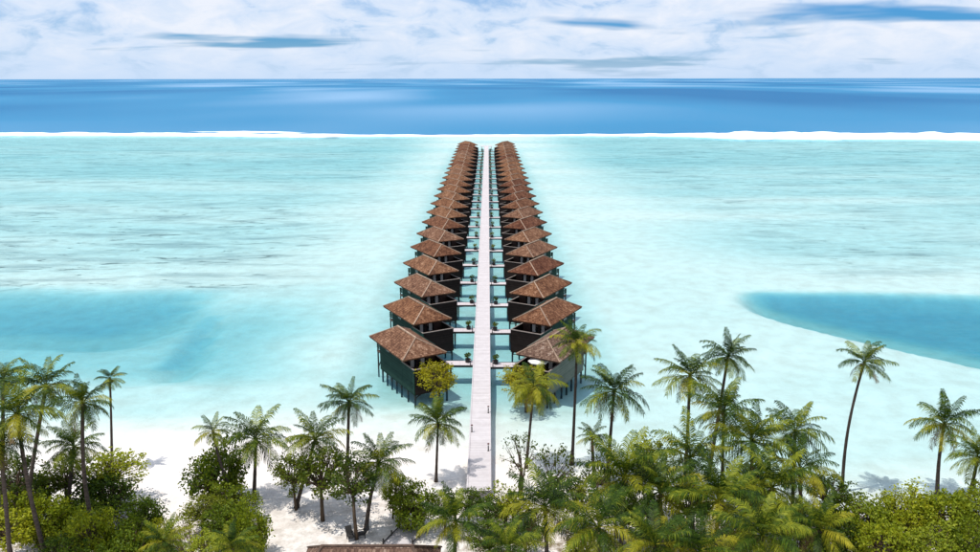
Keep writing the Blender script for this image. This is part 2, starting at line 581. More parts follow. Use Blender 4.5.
xp = axis_pts(118, 1.5, 1.075, 60000)
XS = np.concatenate([-xp[:0:-1], xp])
yp = [-9000, -3000, -1000, -300, -100, 0, 30, 45]
y_ = 54.0
s_ = 1.1
while y_ < 60000:
    yp.append(y_)
    if y_ > 165:
        s_ = min(s_ * 1.012, 4.0) if y_ < 720 else s_ * 1.09
    y_ += s_
YS = np.array(yp, float)


def sheet(name, xs, ys, zf, mat, attrs):
    X, Y = np.meshgrid(xs, ys)
    Z = zf(X, Y)
    nx, ny = len(xs), len(ys)
    co = np.stack([X, Y, Z], -1).reshape(-1, 3)
    i = np.arange(nx * ny).reshape(ny, nx)
    q = np.stack([i[:-1, :-1], i[:-1, 1:], i[1:, 1:], i[1:, :-1]], -1).reshape(-1, 4)
    me = bpy.data.meshes.new(name)
    me.vertices.add(len(co))
    me.vertices.foreach_set('co', co.ravel())
    me.loops.add(q.size)
    me.loops.foreach_set('vertex_index', q.ravel())
    me.polygons.add(len(q))
    me.polygons.foreach_set('loop_start', np.arange(0, q.size, 4))
    me.polygons.foreach_set('use_smooth', np.ones(len(q), bool))
    me.update()
    me.validate()
    for k, fn in attrs.items():
        a = me.attributes.new(k, 'FLOAT', 'POINT')
        a.data.foreach_set('value', fn(X, Y).ravel().astype(np.float32))
    me.materials.append(mat)
    return link(name, me)


def coral(x, y):
    left = sst(-20, -55, x) * sst(146, 156, y) * sst(330, 240, y)
    right = sst(45, 85, x) * sst(150, 165, y) * sst(560, 480, y)
    far = 0.8 * sst(25, 70, np.abs(x - 4)) * sst(240, 330, y) * sst(575, 550, y)
    return np.clip(np.maximum(np.maximum(left, 0.7 * right), far), 0, 1)


def litter(x, y):
    n = fbm(x * 0.12, y * 0.12) - 0.5
    clear = sst(-27, -23, x + 3 * n) * sst(-1, -5, x + 3 * n)
    return np.clip(sst(71, 63, y + 14 * n) * (1 - 0.6 * clear), 0, 1)


sand = sheet('sandy_ground', XS, YS, lambda x, y: np.clip(-depth_field(x, y), -14, 1.1) + 0.10 * (fbm(x * 0.5, y * 0.5) - 0.5) * (y < 110),
             M_SAND, dict(coral=coral, litter=litter))
tag(sand, 'white sand of beach and lagoon floor', kind='structure')
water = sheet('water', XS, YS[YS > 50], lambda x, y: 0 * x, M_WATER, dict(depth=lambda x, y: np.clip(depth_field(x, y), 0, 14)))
tag(water, 'clear turquoise lagoon and blue open sea', kind='structure')

# surf on the reef: a broken ridge of white water with a foam apron
def surf(name, label, x0, x1, off, hgt, wid, seed):
    xs = np.arange(x0, x1, 3.0)
    ss = np.linspace(-1, 1, 15)
    S, X = np.meshgrid(ss, xs)
    n = fbm(X * 0.02 + seed, 0 * X + seed, 4)
    hf = fbm(X * 0.11 + seed * 3, S * 2 + seed, 4)
    env = sst(x0, x0 + 50, X) * sst(x1, x1 - 50, X)
    w = wid(X) * (0.35 + 1.3 * n) * env + 0.3
    Y = reef_y(X) + off + S * w * np.where(S < 0, 0.5 + 1.1 * hf, 1.0) + 10 * (fbm(X * 0.010 + seed, 0 * X) - 0.5)
    prof = np.exp(-((S - 0.4) / 0.28) ** 2) + 0.22 * np.exp(-((S + 0.35) / 0.45) ** 2)
    Z = -0.12 + env * prof * hgt(X) * np.clip(2.6 * n - 0.4, 0.5, 1.4) * (0.6 + 0.8 * hf) * (1 - S ** 6)
    Z[:, 0] = -1.6                                    # the front of the broken water goes down to the reef
    Y[:, 0] = Y[:, 1] - 0.4
    cov = 0 * S
    i = np.arange(S.size).reshape(S.shape)
    f = np.stack([i[:-1, :-1], i[1:, :-1], i[1:, 1:], i[:-1, 1:]], -1).reshape(-1, 4)
    me = bpy.data.meshes.new(name)
    me.from_pydata(np.stack([X, Y, Z], -1).reshape(-1, 3).tolist(), [], f.tolist())
    me.polygons.foreach_set('use_smooth', np.ones(len(f), bool))
    a = me.attributes.new('cover', 'FLOAT', 'POINT')
    a.data.foreach_set('value', cov.ravel().astype(np.float32))
    me.materials.append(M_FOAM)
    return tag(link(name, me), label, 'surf', None, 'stuff')


surf('surf', 'long line of white surf breaking along the whole reef edge', -900, 900, 6,
     lambda x: 1.5 + 1.2 * sst(90, 190, x), lambda x: 6 + 14 * sst(90, 200, x), 3.3)
surf('surf', 'broad white foam sheet of the thick stretch of breaking surf', 118, 900, 2,
     lambda x: 2.2 + 0 * x, lambda x: 24 + 0 * x, 8.1)
surf('surf', 'short outer streak of surf just seaward of the thin surf line', -245, -125, 42,
     lambda x: 1.0 + 0 * x, lambda x: 5 + 0 * x, 5.7)

# ------------------------------------------------------------------ jetty and side walkways
ORD = ['first', 'second', 'third', 'fourth', 'fifth', 'sixth', 'seventh', 'eighth', 'ninth', 'tenth', 'eleventh', 'twelfth', 'thirteenth',
       'fourteenth', 'fifteenth', 'sixteenth', 'seventeenth', 'eighteenth', 'nineteenth', 'twentieth', 'twenty-first', 'twenty-second', 'twenty-third']
N_V = len(ORD)
SP = 14.87                                        # distance between two villas
Y0 = 93.9                                         # eave corner of the first villas
DECK = 1.6
J0, J1 = 68.5, 462.0
jet = empty('jetty', (JX, J0, land_z(JX, J0)))
tag(jet, 'long straight pale wooden jetty running from the beach between the villa rows', 'jetty')
zj = -jet.location.z
L_ = J1 - J0
deck_me = MB()
deck_me.box(-1.13, 1.13, 0, L_, zj + DECK - 0.12, zj + DECK)
deck_me.obj('deck', M_JETTY, jet)
for s in (-1, 1):
    MB().box(s * 1.13 - 0.07, s * 1.13 + 0.07, -0.02, L_ + 0.02, zj + DECK - 0.30, zj + DECK + 0.085).obj('edge_beam', M_JETTY, jet)
jpost = MB().tube([(0, 0, -1.6), (0, 0, DECK - 0.12)], 0.11, 8).mesh('post', M_POST)
jbeam = MB().box(-1.05, 1.05, -0.09, 0.09, DECK - 0.42, DECK - 0.125).mesh('cross_beam', M_POST)
k = 0
yy = 8.0
while yy < L_:
    for s in (-0.85, 0.85):
        link('post', jpost, jet, (s, yy, zj))
    link('cross_beam', jbeam, jet, (0, yy, zj))
    yy += 7.435
MB().box(-3.2, 3.2, L_ + 0.05, L_ + 6, zj + DECK - 0.16, zj + DECK - 0.004).obj('end_platform', M_JETTY, jet)
for s in (-2.8, 2.8):
    for q in (0.8, 5.4):
        link('post', jpost, jet, (s, L_ + q, zj))


def make_walk():
    r = empty('side_walkway', (0, 0, 0))
    # local +x leads from the jetty to the villa
    MB().box(0, 8.1, -0.9, 0.9, -0.10, 0).obj('deck', M_WALK, r)
    for s in (-1, 1):
        MB().box(0.02, 8.1, s * 0.97 - 0.06, s * 0.97 + 0.06, -0.26, 0.03).obj('edge_beam', M_POST, r)
    pm = MB().tube([(0, 0, -3.0), (0, 0, -0.26)], 0.11, 8).mesh('post', M_POST)
    for x in (3.1, 6.6):
        for s in (-0.8, 0.8):
            link('post', pm, r, (x, s, 0))
        MB().box(x - 0.08, x + 0.08, -0.9, 0.9, -0.38, -0.105).obj('cross_beam', M_POST, r)
    return r


walk0 = make_walk()


def make_bollard():
    r = empty('bollard_light', (0, 0, 0))
    MB().lathe([(0.10, 0), (0.10, 0.05), (0.06, 0.07), (0.06, 0.62), (0.05, 0.64)], 10).obj('stem', M_POT, r)
    MB().lathe([(0.07, 0.64), (0.075, 0.66), (0.075, 0.78), (0.07, 0.80)], 10).obj('lens', M_LAMPW, r)
    MB().lathe([(0.12, 0.80), (0.13, 0.83), (0.06, 0.90), (0.01, 0.91)], 10).obj('cap', M_BOLL, r)
    return r


def leaf_cloud(rs, n, rx, ry, rz, cz, size):
    m = MB()
    for _ in range(n):
        d = Vector((rs.gauss(0, 1), rs.gauss(0, 1), rs.gauss(0, 1))).normalized() * (rs.random() ** 0.4)
        c = Vector((d.x * rx, d.y * ry, cz + d.z * rz))
        leaf(m, c, rs, size * rs.uniform(0.7, 1.3))
    return m


def leaf(m, c, rs, s, up=0.55):
    """a pointed folded leaf"""
    nrm = Vector((rs.gauss(0, 0.6), rs.gauss(0, 0.6), up + rs.gauss(0, 0.35))).normalized()
    t = nrm.cross(Vector((rs.gauss(0, 1), rs.gauss(0, 1), rs.gauss(0, 1)))).normalized()
    b = nrm.cross(t)
    i = len(m.v)
    m.v += [tuple(c), tuple(c + t * s * 0.5 + b * s * 0.30 + nrm * s * 0.06), tuple(c + t * s), tuple(c + t * s * 0.5 - b * s * 0.30 + nrm * s * 0.06)]
    m.f.append((i, i + 1, i + 2, i + 3))
    m.sm.append(False)


def make_pot():
    rs = random.Random(5)
    r = empty('potted_plant', (0, 0, 0))
    MB().lathe([(0.22, 0), (0.34, 0.08), (0.36, 0.48), (0.38, 0.52), (0.33, 0.52), (0.31, 0.44), (0.02, 0.43)], 12).obj('pot', M_POT, r)
    st = MB()
    for a in range(5):
        st.tube([(0.05 * math.cos(a), 0.05 * math.sin(a), 0.4), (0.22 * math.cos(a * 1.3), 0.22 * math.sin(a * 1.3), 1.15)], [0.02, 0.01], 5)
    st.obj('stem', M_BARK, r)
    leaf_cloud(rs, 90, 0.42, 0.42, 0.42, 1.05, 0.26).obj('foliage', M_LEAF_D, r)
    return r


boll0, pot0 = make_bollard(), make_pot()
WALK_OFF = 9.6                                    # walkway beyond the eave corner
used = {}


def inst(proto):
    """the prototype itself the first time, a copy of it and its parts afterwards"""
    if proto.name not in used:
        used[proto.name] = 1
        return proto
    return copy_tree(proto)


ROWNAME = {-1: 'left row', 1: 'right row'}
for side in (-1, 1):
    for i in range(N_V):
        y = Y0 + (0 if side < 0 else -0.7) + SP * i + WALK_OFF
        w = inst(walk0)
        w.location = (JX + side * 1.21, y, DECK - 0.004)
        w.rotation_euler = (0, 0, 0 if side > 0 else math.pi)
        tag(w, f'{ORD[i]} side walkway from the beach, to the {ROWNAME[side]} walking out', 'walkway', 'side walkways off the jetty')
        rs = random.Random(i * 7 + side)
        p = inst(pot0)
        p.location = (JX + side * (2.05 + rs.uniform(-0.15, 0.2)), y + 0.35, DECK - 0.004)
        p.rotation_euler = (0, 0, rs.random() * 6)
        tag(p, f'dark potted plant on {ORD[i]} side walkway from beach, {ROWNAME[side]} walking out', 'potted plant', 'pots on the side walkways')
        b = inst(boll0)
        b.location = (JX + side * 1.55, y - 0.70, DECK - 0.004)
        tag(b, f'bollard light on {ORD[i]} side walkway from beach, {ROWNAME[side]} walking out', 'light', 'bollard lights')
for (px, py, lab) in ((489.5, 413, 'red-brown bollard light on the jetty edge where the beach meets the water'),
                      (490.5, 451, 'red-brown bollard light on the jetty edge over the dry sand'),
                      (471.5, 432, 'lone bollard light on the opposite jetty edge from the paired ones')):
    q = on_z(px, py, DECK)
    b = inst(boll0)
    b.location = (JX + (0.92 if px > 481 else -0.92), q.y, DECK)
    tag(b, lab, 'light', 'bollard lights')

# ------------------------------------------------------------------ water villas
Z_BOT, Z_FL, Z_RAIL, Z_EAVE, Z_RIDGE = 0.72, 3.05, 4.15, 5.5, 7.2


def make_villa(mir, wall_mat, roof_mat=M_ROOF):
    """local +x points to the terrace end, the body lies along x; mir flips y for the other row"""
    r = empty('water_villa', (0, 0, 0))

    def put(mb, name, mat, parent=r, bevel=0.0):
        if mir:
            mb.mirror_y()
        return mb.obj(name, mat, parent, bevel)
    yn, yf = -1.5, 3.45                              # near and far long walls
    xb, xw, xt = -4.9, 2.6, 6.3                       # back wall, front wall, terrace end
    T = 0.12
    put(MB().box(xb, xt - 0.3, yn + 0.15, yf - 0.15, Z_FL - 0.25, Z_FL), 'floor', M_FLOOR)
    # long and end walls, skirts included
    put(MB().box(xb, xw, yn, yn + T, Z_BOT, Z_EAVE + 0.12), 'wall', wall_mat)
    put(MB().box(xb, xw, yf - T, yf, Z_BOT, Z_EAVE + 0.12), 'wall', wall_mat)
    put(MB().box(xb + 0.003, xb + T, yn + T, yf - T, Z_BOT + 0.02, Z_EAVE + 0.12), 'wall', wall_mat)
    put(MB().box(xw - T, xw - 0.003, yn + T, yf - T, Z_FL, Z_EAVE + 0.12), 'front_wall', M_INNER)
    # solid terrace railings with a weathered cap
    put(MB().box(xw + 0.002, xt, yn + 0.01, yn + T - 0.01, Z_BOT, Z_RAIL), 'railing', wall_mat)
    put(MB().box(xw + 0.002, xt, yf - T + 0.01, yf - 0.01, Z_BOT, Z_RAIL), 'railing', M_RAIL)
    put(MB().box(xt - T, xt + 0.004, yn + T, yf - T, Z_BOT, Z_RAIL), 'railing', M_RAIL)
    put(MB().box(xw + 0.01, xt + 0.06, yn - 0.05, yn + T + 0.03, Z_RAIL, Z_RAIL + 0.07), 'rail_cap', M_TRIM)
    put(MB().box(xw + 0.01, xt + 0.06, yf - T - 0.03, yf + 0.05, Z_RAIL, Z_RAIL + 0.07), 'rail_cap', M_TRIM)
    put(MB().box(xt - T - 0.05, xt + 0.06, yn + T + 0.031, yf - T - 0.031, Z_RAIL, Z_RAIL + 0.068), 'rail_cap', M_TRIM)
    # terrace front: a dark glazed sliding door with two pale curtains and a wall lamp
    for (ya, yb) in ((-0.55, 0.30), (0.95, 1.80)):
        dr = put(MB().box(xw + 0.002, xw + 0.06, ya - 0.28, yb + 0.28, Z_FL + 0.005, Z_FL + 2.12), 'door', M_INNER)
        put(MB().box(xw + 0.062, xw + 0.075, ya - 0.2, yb + 0.2, Z_FL + 0.08, Z_FL + 2.04), 'pane', M_GLASS, dr)
        put(MB().box(xw + 0.077, xw + 0.115, ya + 0.22, yb - 0.12, Z_FL + 0.1, Z_FL + 2.02), 'curtain', M_CURT, dr)
        put(MB().box(xw + 0.077, xw + 0.10, ya - 0.02, ya + 0.05, Z_FL + 0.9, Z_FL + 1.15), 'handle', M_TRIM, dr)
    put(MB().lathe([(0.03, Z_FL + 1.75), (0.13, Z_FL + 1.8), (0.13, Z_FL + 1.98), (0.03, Z_FL + 2.03)], 8, xw + 0.2, -1.15), 'wall_lamp', M_LAMPW)
    # a small shuttered window in each long wall
    for yy_, s in ((yn, -1), (yf, 1)):
        a, b = (yy_ - 0.05, yy_ - 0.002) if s < 0 else (yy_ + 0.002, yy_ + 0.05)
        wn = put(MB().box(-2.6, -1.3, a, b, Z_FL + 1.05, Z_FL + 1.95), 'window', M_RAIL)
        a, b = (a - 0.012, a - 0.001) if s < 0 else (b + 0.001, b + 0.012)
        put(MB().box(-2.5, -1.4, a, b, Z_FL + 1.13, Z_FL + 1.87), 'pane', M_GLASS, wn)
    # hip roof of shingles, with caps on the hips and the ridge
    x0, x1, y0, y1 = -5.65, 5.65, -2.7, 3.5
    ym, rl = (y0 + y1) / 2, 2.75
    A, B, C, D = (x0, y0, Z_EAVE), (x1, y0, Z_EAVE), (x1, y1, Z_EAVE), (x0, y1, Z_EAVE)
    P, Q = (x0 + rl, ym, Z_RIDGE), (x1 - rl, ym, Z_RIDGE)
    m = MB()
    uv = []
    for f in ((A, B, Q, P), (B, C, Q), (C, D, P, Q), (D, A, P)):
        # each slope sags a little and is cut into courses so its outline is not dead straight
        m.face(f)
        e = (Vector(f[1]) - Vector(f[0])).normalized()
        nn = (Vector(f[1]) - Vector(f[0])).cross(Vector(f[2]) - Vector(f[0])).normalized()
        t = nn.cross(e)
        uv += [((Vector(p) - Vector(f[0])).dot(e), (Vector(p) - Vector(f[0])).dot(t)) for p in f]
    for (a, b) in ((A, B), (B, C), (C, D), (D, A)):      # thickness of the eaves
        lo = lambda p: (p[0] * 0.985, ym + (p[1] - ym) * 0.985, p[2] - 0.2)
        m.face((lo(a), lo(b), b, a))
        uv += [(0, 0), (1, 0), (1, .2), (0, .2)]
    m.face([(p[0] * 0.985, ym + (p[1] - ym) * 0.985, p[2] - 0.2) for p in (D, C, B, A)])
    uv += [(0, 0)] * 4
    if mir:
        idx = []
        k0 = 0
        for f in m.f:
            idx.append(list(reversed(range(k0, k0 + len(f)))))
            k0 += len(f)
        uv = [uv[j] for fl in idx for j in fl]
    roof = put(m, 'roof', roof_mat)
    ul = roof.data.uv_layers.new(name='UVMap')
    for j, c in enumerate(uv):
        ul.data[j].uv = c
    up = Vector((0, 0, 0.03))
    for a, b in ((A, P), (D, P), (B, Q), (C, Q)):
        put(MB().bar(Vector(a) + up, Vector(b) + up, 0.16, 0.10), 'hip_cap', M_CAP, roof)
    put(MB().bar(Vector(P) + up - Vector((0.1, 0, -0.02)), Vector(Q) + up + Vector((0.1, 0, 0.02)), 0.24, 0.11), 'ridge_cap', M_CAP, roof)
    # back platform with an open railing
    bx = -6.75
    put(MB().box(bx, xb - 0.003, yn + 0.3, yf - 0.3, Z_FL - 0.35, Z_FL - 0.2), 'back_deck', M_FLOOR)
    for z in (Z_FL + 0.25, Z_FL + 0.52, Z_FL + 0.79):
        put(MB().box(bx, bx + 0.06, yn + 0.3, yf - 0.3, z, z + 0.17), 'rail_slat', M_WALL)
        put(MB().box(bx + 0.06, xb - 0.01, yn + 0.3, yn + 0.36, z, z + 0.17), 'rail_slat', M_WALL)
    for (x, y) in ((bx + 0.1, yn + 0.42), (bx + 0.1, yf - 0.42)):
        put(MB().bar((x, y, -1.3), (x, y, Z_FL + 1.0), 0.16), 'post', M_POST)
    put(MB().bar((bx + 0.1, yn + 0.4, 0.3), (xb, yn + 0.4, Z_FL - 0.4), 0.10), 'brace', M_POST)
    put(MB().bar((bx + 0.1, yn + 0.5, Z_FL - 0.5), (bx + 0.1, yf - 0.5, 0.4), 0.10), 'brace', M_POST)
    # stilts
    for x in (-4.6, -3.0, -1.4, 0.2, 1.8, 3.9, 6.05):
        for y in (yn + 0.2, yf - 0.2):
            put(MB().tube([(x, y, -1.6), (x, y, Z_FL - 0.25)], 0.13, 8), 'post', M_POST)
    put(MB().bar((6.05, yn + 0.2, 0.25), (6.05, 0.35, Z_BOT + 0.35), 0.11), 'brace', M_POST)
    put(MB().bar((6.05, yf - 0.2, 0.25), (6.05, 0.35, Z_BOT + 0.35), 0.11), 'brace', M_POST)
    put(MB().bar((6.05, yf - 0.2, 0.25), (4.2, yf - 0.2, Z_BOT + 0.35), 0.11), 'brace', M_POST)
    return r


CEN = Vector((5.65, -2.7))                         # eave corner in the villa's own axes
protos = {-1: make_villa(False, M_WALL), 1: make_villa(True, M_WALL)}
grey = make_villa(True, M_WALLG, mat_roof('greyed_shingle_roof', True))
for side in (-1, 1):
    for i in range(N_V):
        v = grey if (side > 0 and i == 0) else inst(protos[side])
        a = R(-60) if side < 0 else R(-120)
        c = Vector((5.65, -2.7 if side < 0 else 2.7))
        off = Vector((c.x * math.cos(a) - c.y * math.sin(a), c.x * math.sin(a) + c.y * math.cos(a)))
        B = Vector((JX + side * 9.85, Y0 + (0 if side < 0 else -0.7) + SP * i))
        v.location = (B.x - off.x, B.y - off.y, 0)
        v.rotation_euler = (0, 0, a)
        if side > 0 and i == 0:
            lab = 'stilt villa with lighter grey-green wall beside the yellow-green shrub and tall palms'
        elif side < 0 and i == 0:
            lab = 'green-walled stilt villa nearest the beach, yellow-green shrub at its terrace, brown shingle roof'
        elif i == N_V - 1:
            lab = f'last brown-roofed stilt villa at the reef end, {ROWNAME[side]} walking out'
        else:
            lab = f'{ORD[i]} brown-roofed stilt villa from the beach, {ROWNAME[side]} walking out from the sand'
        tag(v, lab, 'villa', 'stilt villas along the jetty')

# ------------------------------------------------------------------ palms
def frond_mesh(name, e0, droop, seed, mat, n=33, wid=0.0225, ragged=0.0):
    """one pinnate frond of unit length: arching midrib and two ranks of drooping leaflets"""
    rs = random.Random(seed)
    m = MB()
    N = 12
    pts, tan = [Vector((0, 0, 0))], []
    side_bend = rs.uniform(-0.25, 0.25)
    for k in range(N):
        t = (k + 0.5) / N
        a = e0 - droop * t ** 1.35
        b = side_bend * t
        d = Vector((math.cos(a) * math.cos(b), math.cos(a) * math.sin(b), math.sin(a)))
        tan.append(d)
        pts.append(pts[-1] + d / N)
    m.tube(pts, [0.013 * (1 - 0.8 * k / N) for k in range(N + 1)], 3, False)

    def at(t):
        k = min(int(t * N), N - 1)
        f = t * N - k
        return pts[k].lerp(pts[k + 1], f), tan[k]
    for q in range(n):
        t = 0.16 + 0.83 * (q + 0.5) / n
        p, d = at(t)
        s0 = d.cross(Vector((0, 0, 1)))
        if s0.length < 0.05:
            s0 = Vector((0, 1, 0))
        s0.normalize()
        up = s0.cross(d)
        for s in (-1, 1):
            if rs.random() < ragged:
                continue
            ln = 0.29 * min(1, (t - 0.10) / 0.16) * (1 - 0.68 * max(0, (t - 0.45) / 0.55) ** 1.5) * rs.uniform(0.8, 1.1)
            fw = 0.45 + 0.5 * t + rs.uniform(-0.12, 0.12)
            dr = (d * fw + s0 * s * 0.85 + up * rs.uniform(-0.05, 0.35)).normalized()
            w = wid * rs.uniform(0.8, 1.15)
            mid = p + dr * ln * 0.5 + Vector((0, 0, -0.10 * ln))
            tip = p + dr * ln * 0.88 + Vector((0, 0, -(0.42 + rs.uniform(0, 0.35)) * ln))
            wv = d * w * 0.5
            i = len(m.v)
            m.v += [tuple(p - wv * 0.6), tuple(p + wv * 0.6), tuple(mid + wv), tuple(mid - wv), tuple(tip)]
            m.f += [(i, i + 1, i + 2, i + 3), (i + 3, i + 2, i + 4)]
            m.sm += [False, False]
    return m.mesh(name, mat)


E_STEPS = [82, 68, 54, 40, 26, 12, -2, -18, -36, -55]
FR = {}
for b, e in enumerate(E_STEPS):
    for k in range(3):
        dr = R(28 + 0.55 * (82 - e) * 0.5 + 18 * k) if e > 0 else R(38 + 10 * k)
        for key, mt, rg in (('g', M_FROND, 0.04), ('y', M_FROND_Y, 0.10), ('b', M_FROND_B, 0.25)):
            if key == 'b' and e > -10 or key == 'y' and e > 45:
                continue
            FR[(b, k, key)] = frond_mesh('frond', R(e), dr, b * 10 + k, mt, ragged=rg)
COCO = MB().lathe([(0.02, -0.13), (0.09, -0.09), (0.12, 0), (0.09, 0.09), (0.02, 0.13)], 8).mesh('coconut', M_COCO)


def ground_at(px, Y):
    """point of the ground at distance Y in the photograph's column px"""
    z = 0.9
    for _ in range(4):
        lo = 100.0
        hi = 1200.0
        for _ in range(40):
            mid = (lo + hi) / 2
            if on_z(px, mid, z).y > Y:
                lo = mid
            else:
                hi = mid
        p = on_z(px, lo, z)
        z = land_z(p.x, p.y)
    return Vector((p.x, Y, z))


def palm(cx, cy, rpx, Y, bx, label, nf=24, seed=0, bow=0.0, yellow=0.2, dry=0.08, wind=0.0, group='coconut palms along the beach', th=1.0, top=82):
    rs = random.Random(seed * 31 + 5)
    base = ground_at(bx, Y)
    c = at_y(cx, cy, Y)
    zc = (CAM_M.inverted() @ c).z * -1
    ln = rpx / F_PX * zc * 1.14
    root = empty('palm_tree', base)
    tag(root, label, 'palm tree', group)
    v = c - base
    H = v.length
    side = Vector((1, 0, 0))
    pts, rad = [], []
    N = 12
    by = rs.uniform(-0.25, 0.25)
    for k in range(N + 1):
        t = k / N
        q = v * t + side * (bow * H * 0.25 * math.sin(math.pi * t)) + Vector((0, by * math.sin(math.pi * t), 0))
        pts.append(q if k else Vector((0, 0, -0.25)))
        rad.append(th * (0.135 + 0.075 * (1 - t) ** 2 + 0.11 * max(0, 0.08 - t) / 0.08 + 0.012 * (k % 2)))
    MB().tube(pts, rad, 9).obj('trunk', M_TRUNK, root)
    nf = int(nf * 1.25)
    az0 = rs.random() * 6.28
    for k in range(nf):
        t = (k + 0.5) / nf
        e = top - 128 * t ** 0.95 + rs.uniform(-9, 9)
        b = min(range(len(E_STEPS)), key=lambda q: abs(E_STEPS[q] - e))
        kk = rs.randrange(3)
        u = rs.random()
        key = 'g'
        if t > 0.82 and u < dry * 5 and E_STEPS[b] < -10:
            key = 'b'
        elif u < yellow and E_STEPS[b] <= 45:
            key = 'y'
        az = az0 + k * 2.39996 + rs.uniform(-0.25, 0.25)
        if wind:                                     # fronds swept downwind
            dx, dy = math.cos(az) + wind * (0.5 + t * 0.4), math.sin(az)
            az = math.atan2(dy, dx)
        o = link('frond', FR[(b, kk, key)], root, v + Vector((0, 0, 0.05)), (rs.uniform(-0.12, 0.12), 0, az))
        s = ln * (0.72 + 0.28 * math.sin(math.pi * min(1, 0.25 + t * 0.75))) * rs.uniform(0.86, 1.1)
        o.scale = (s, s, s)
    for k in range(rs.randrange(3, 7)):
        a = rs.random() * 6.28
        link('coconut', COCO, root, v + Vector((0.26 * math.cos(a), 0.26 * math.sin(a), -0.22 - 0.12 * rs.random())))
    return root


G2 = 'palms packed in the grove by the jetty foot'
PALMS = [
    # crown px, radius px, distance, trunk foot column, label, options
    (110, 379, 15, 76, 112, 'tall slender palm with a small ragged crown standing alone behind a broadleaf tree', dict(nf=18, bow=0.0, th=0.75)),
    (83, 404, 31, 58, 102, 'palm with a dark trunk bowing right below a full green crown', dict(bow=-0.16)),
    (46, 387, 35, 61, 22, 'tall palm with yellowing crown between two dark palms', dict(yellow=0.4, dry=0.15)),
    (17, 415, 40, 55, 54, 'dark heavy-crowned palm whose trunk leans away from its crown', dict(bow=-0.08, yellow=0.15)),
    (3, 380, 28, 63, 2, 'palm at the edge of the cluster, half its crown cut off', dict()),
    (74, 447, 30, 64, 68, 'short dark palm low between the taller palms and the broadleaf tree', dict(yellow=0.05)),
    (0, 446, 34, 54, 12, 'low palm behind the dark heavy-crowned palm', dict()),
    (213, 432, 20, 66, 243, 'small-crowned palm with a strongly curved trunk over leafy bushes', dict(nf=16, bow=-0.22, th=0.8)),
    (256, 440, 36, 69, 254, 'full green palm standing on open white sand', dict(yellow=0.15)),
    (315, 440, 33, 67, 296, 'leaning palm with tan hanging fronds behind the broadleaf tree', dict(yellow=0.4, dry=0.2)),
    (349, 403, 28, 72, 347, 'upright palm rising behind two leafy trees on the sand', dict(yellow=0.1)),
    (379, 464, 33, 63, 366, 'palm leaning right beside the slim-trunked tree on shaded sand', dict(yellow=0.15, bow=-0.1)),
    (438, 424, 31, 72.5, 436, 'slim palm alone beside the foot of the jetty', dict(yellow=0.2, th=0.8)),
    (456, 522, 38, 52, 452, 'low palm with bright yellow lower frond beside the thatched roof', dict(yellow=0.35)),
    (534, 386, 31, 76, 526, 'palm with yellow-green crown in front of the grey-walled villa', dict(yellow=0.75, th=0.85, top=60)),
    (577, 343, 26, 77, 572, 'tallest palm with very long bare trunk, crown over the grey-walled villa roof', dict(yellow=0.4, th=0.9)),
    (614, 392, 35, 73, 607, 'palm with drooping fronds over the grove beside the long-trunked palm', dict(yellow=0.1)),
    (690, 376, 33, 70, 684, 'tall palm of the close pair standing above the grove', dict(yellow=0.25)),
    (728, 357, 27, 74, 708, 'highest palm of the close pair above the grove, leaning right', dict(yellow=0.1)),
    (864, 363, 27, 71.5, 842, 'lone palm with a long curved bare trunk and windswept crown', dict(nf=20, bow=-0.16, wind=0.7, th=0.85)),
    (944, 425, 33, 70.5, 937, 'palm with wide crown rising just behind the broadleaf hedge', dict(yellow=0.25, dry=0.15)),
    (978, 458, 30, 66, 962, 'palm at the end of the hedge, crown partly cut off', dict(yellow=0.3, bow=0.1)),
    (795, 432, 33, 66, 792, 'palm with stiff upright fronds at the hedge end of the grove', dict(yellow=0.1)),
    (592, 437, 18, 72, 594, 'small palm with a short spiky crown among the bushes', dict(nf=16, yellow=0.1)),
    # the grove
    (724, 412, 38, 66, 722, 'grove palm with broad dark crown directly below the close pair', dict(yellow=0.15)),
    (752, 442, 44, 62, 750, 'large grove palm beside the stiff-fronded palm', dict(yellow=0.25)),
    (624, 478, 50, 58, 620, 'largest spreading grove palm with pale drooping fronds', dict(yellow=0.25, nf=28)),
    (690, 458, 44, 60, 694, 'grove palm with long arching fronds, behind the spreading one', dict(yellow=0.3)),
    (660, 492, 46, 55, 664, 'bushy grove palm between the spreading palm and the arching one', dict(yellow=0.25)),
    (545, 508, 46, 55, 548, 'low grove palm nearest the foot of the jetty', dict(yellow=0.4, nf=26)),
    (718, 502, 50, 53, 716, 'wide grove palm with dark heart and yellow tips', dict(yellow=0.4, nf=28)),
    (772, 488, 46, 56, 776, 'olive grove palm close to the hedge', dict(yellow=0.35)),
    (598, 528, 44, 50, 602, 'low olive palm in front of the spreading grove palm', dict(yellow=0.4)),
    (800, 470, 36, 60, 802, 'grove palm with short crown against the hedge', dict(yellow=0.35)),
    (655, 545, 44, 47, 650, 'low yellow-green palm in the middle of the grove front', dict(yellow=0.45)),
    (762, 536, 48, 47, 764, 'low dark palm at the grove front near the hedge', dict(yellow=0.3)),
    (700, 552, 40, 46, 700, 'short palm in the grove front showing only its upper fronds', dict(yellow=0.4)),
    (820, 530, 34, 52, 818, 'small palm wedged between grove and hedge', dict(yellow=0.35)),
    (508, 548, 32, 48, 510, 'small low palm fringe by the jetty foot', dict(yellow=0.4)),
    (165, 543, 26, 50, 168, 'low pale green palm among the bushes behind the sand gap', dict(yellow=0.5)),
    (232, 548, 28, 48, 236, 'low bright green palm among bushes beside the thatched roof', dict(yellow=0.5)),
]
for k, (cx, cy, rp, Y, bx, lab, kw) in enumerate(PALMS):
    palm(cx, cy, rp, Y, bx, lab, seed=k, group=G2 if 24 <= k < 39 else 'coconut palms along the beach', **kw)

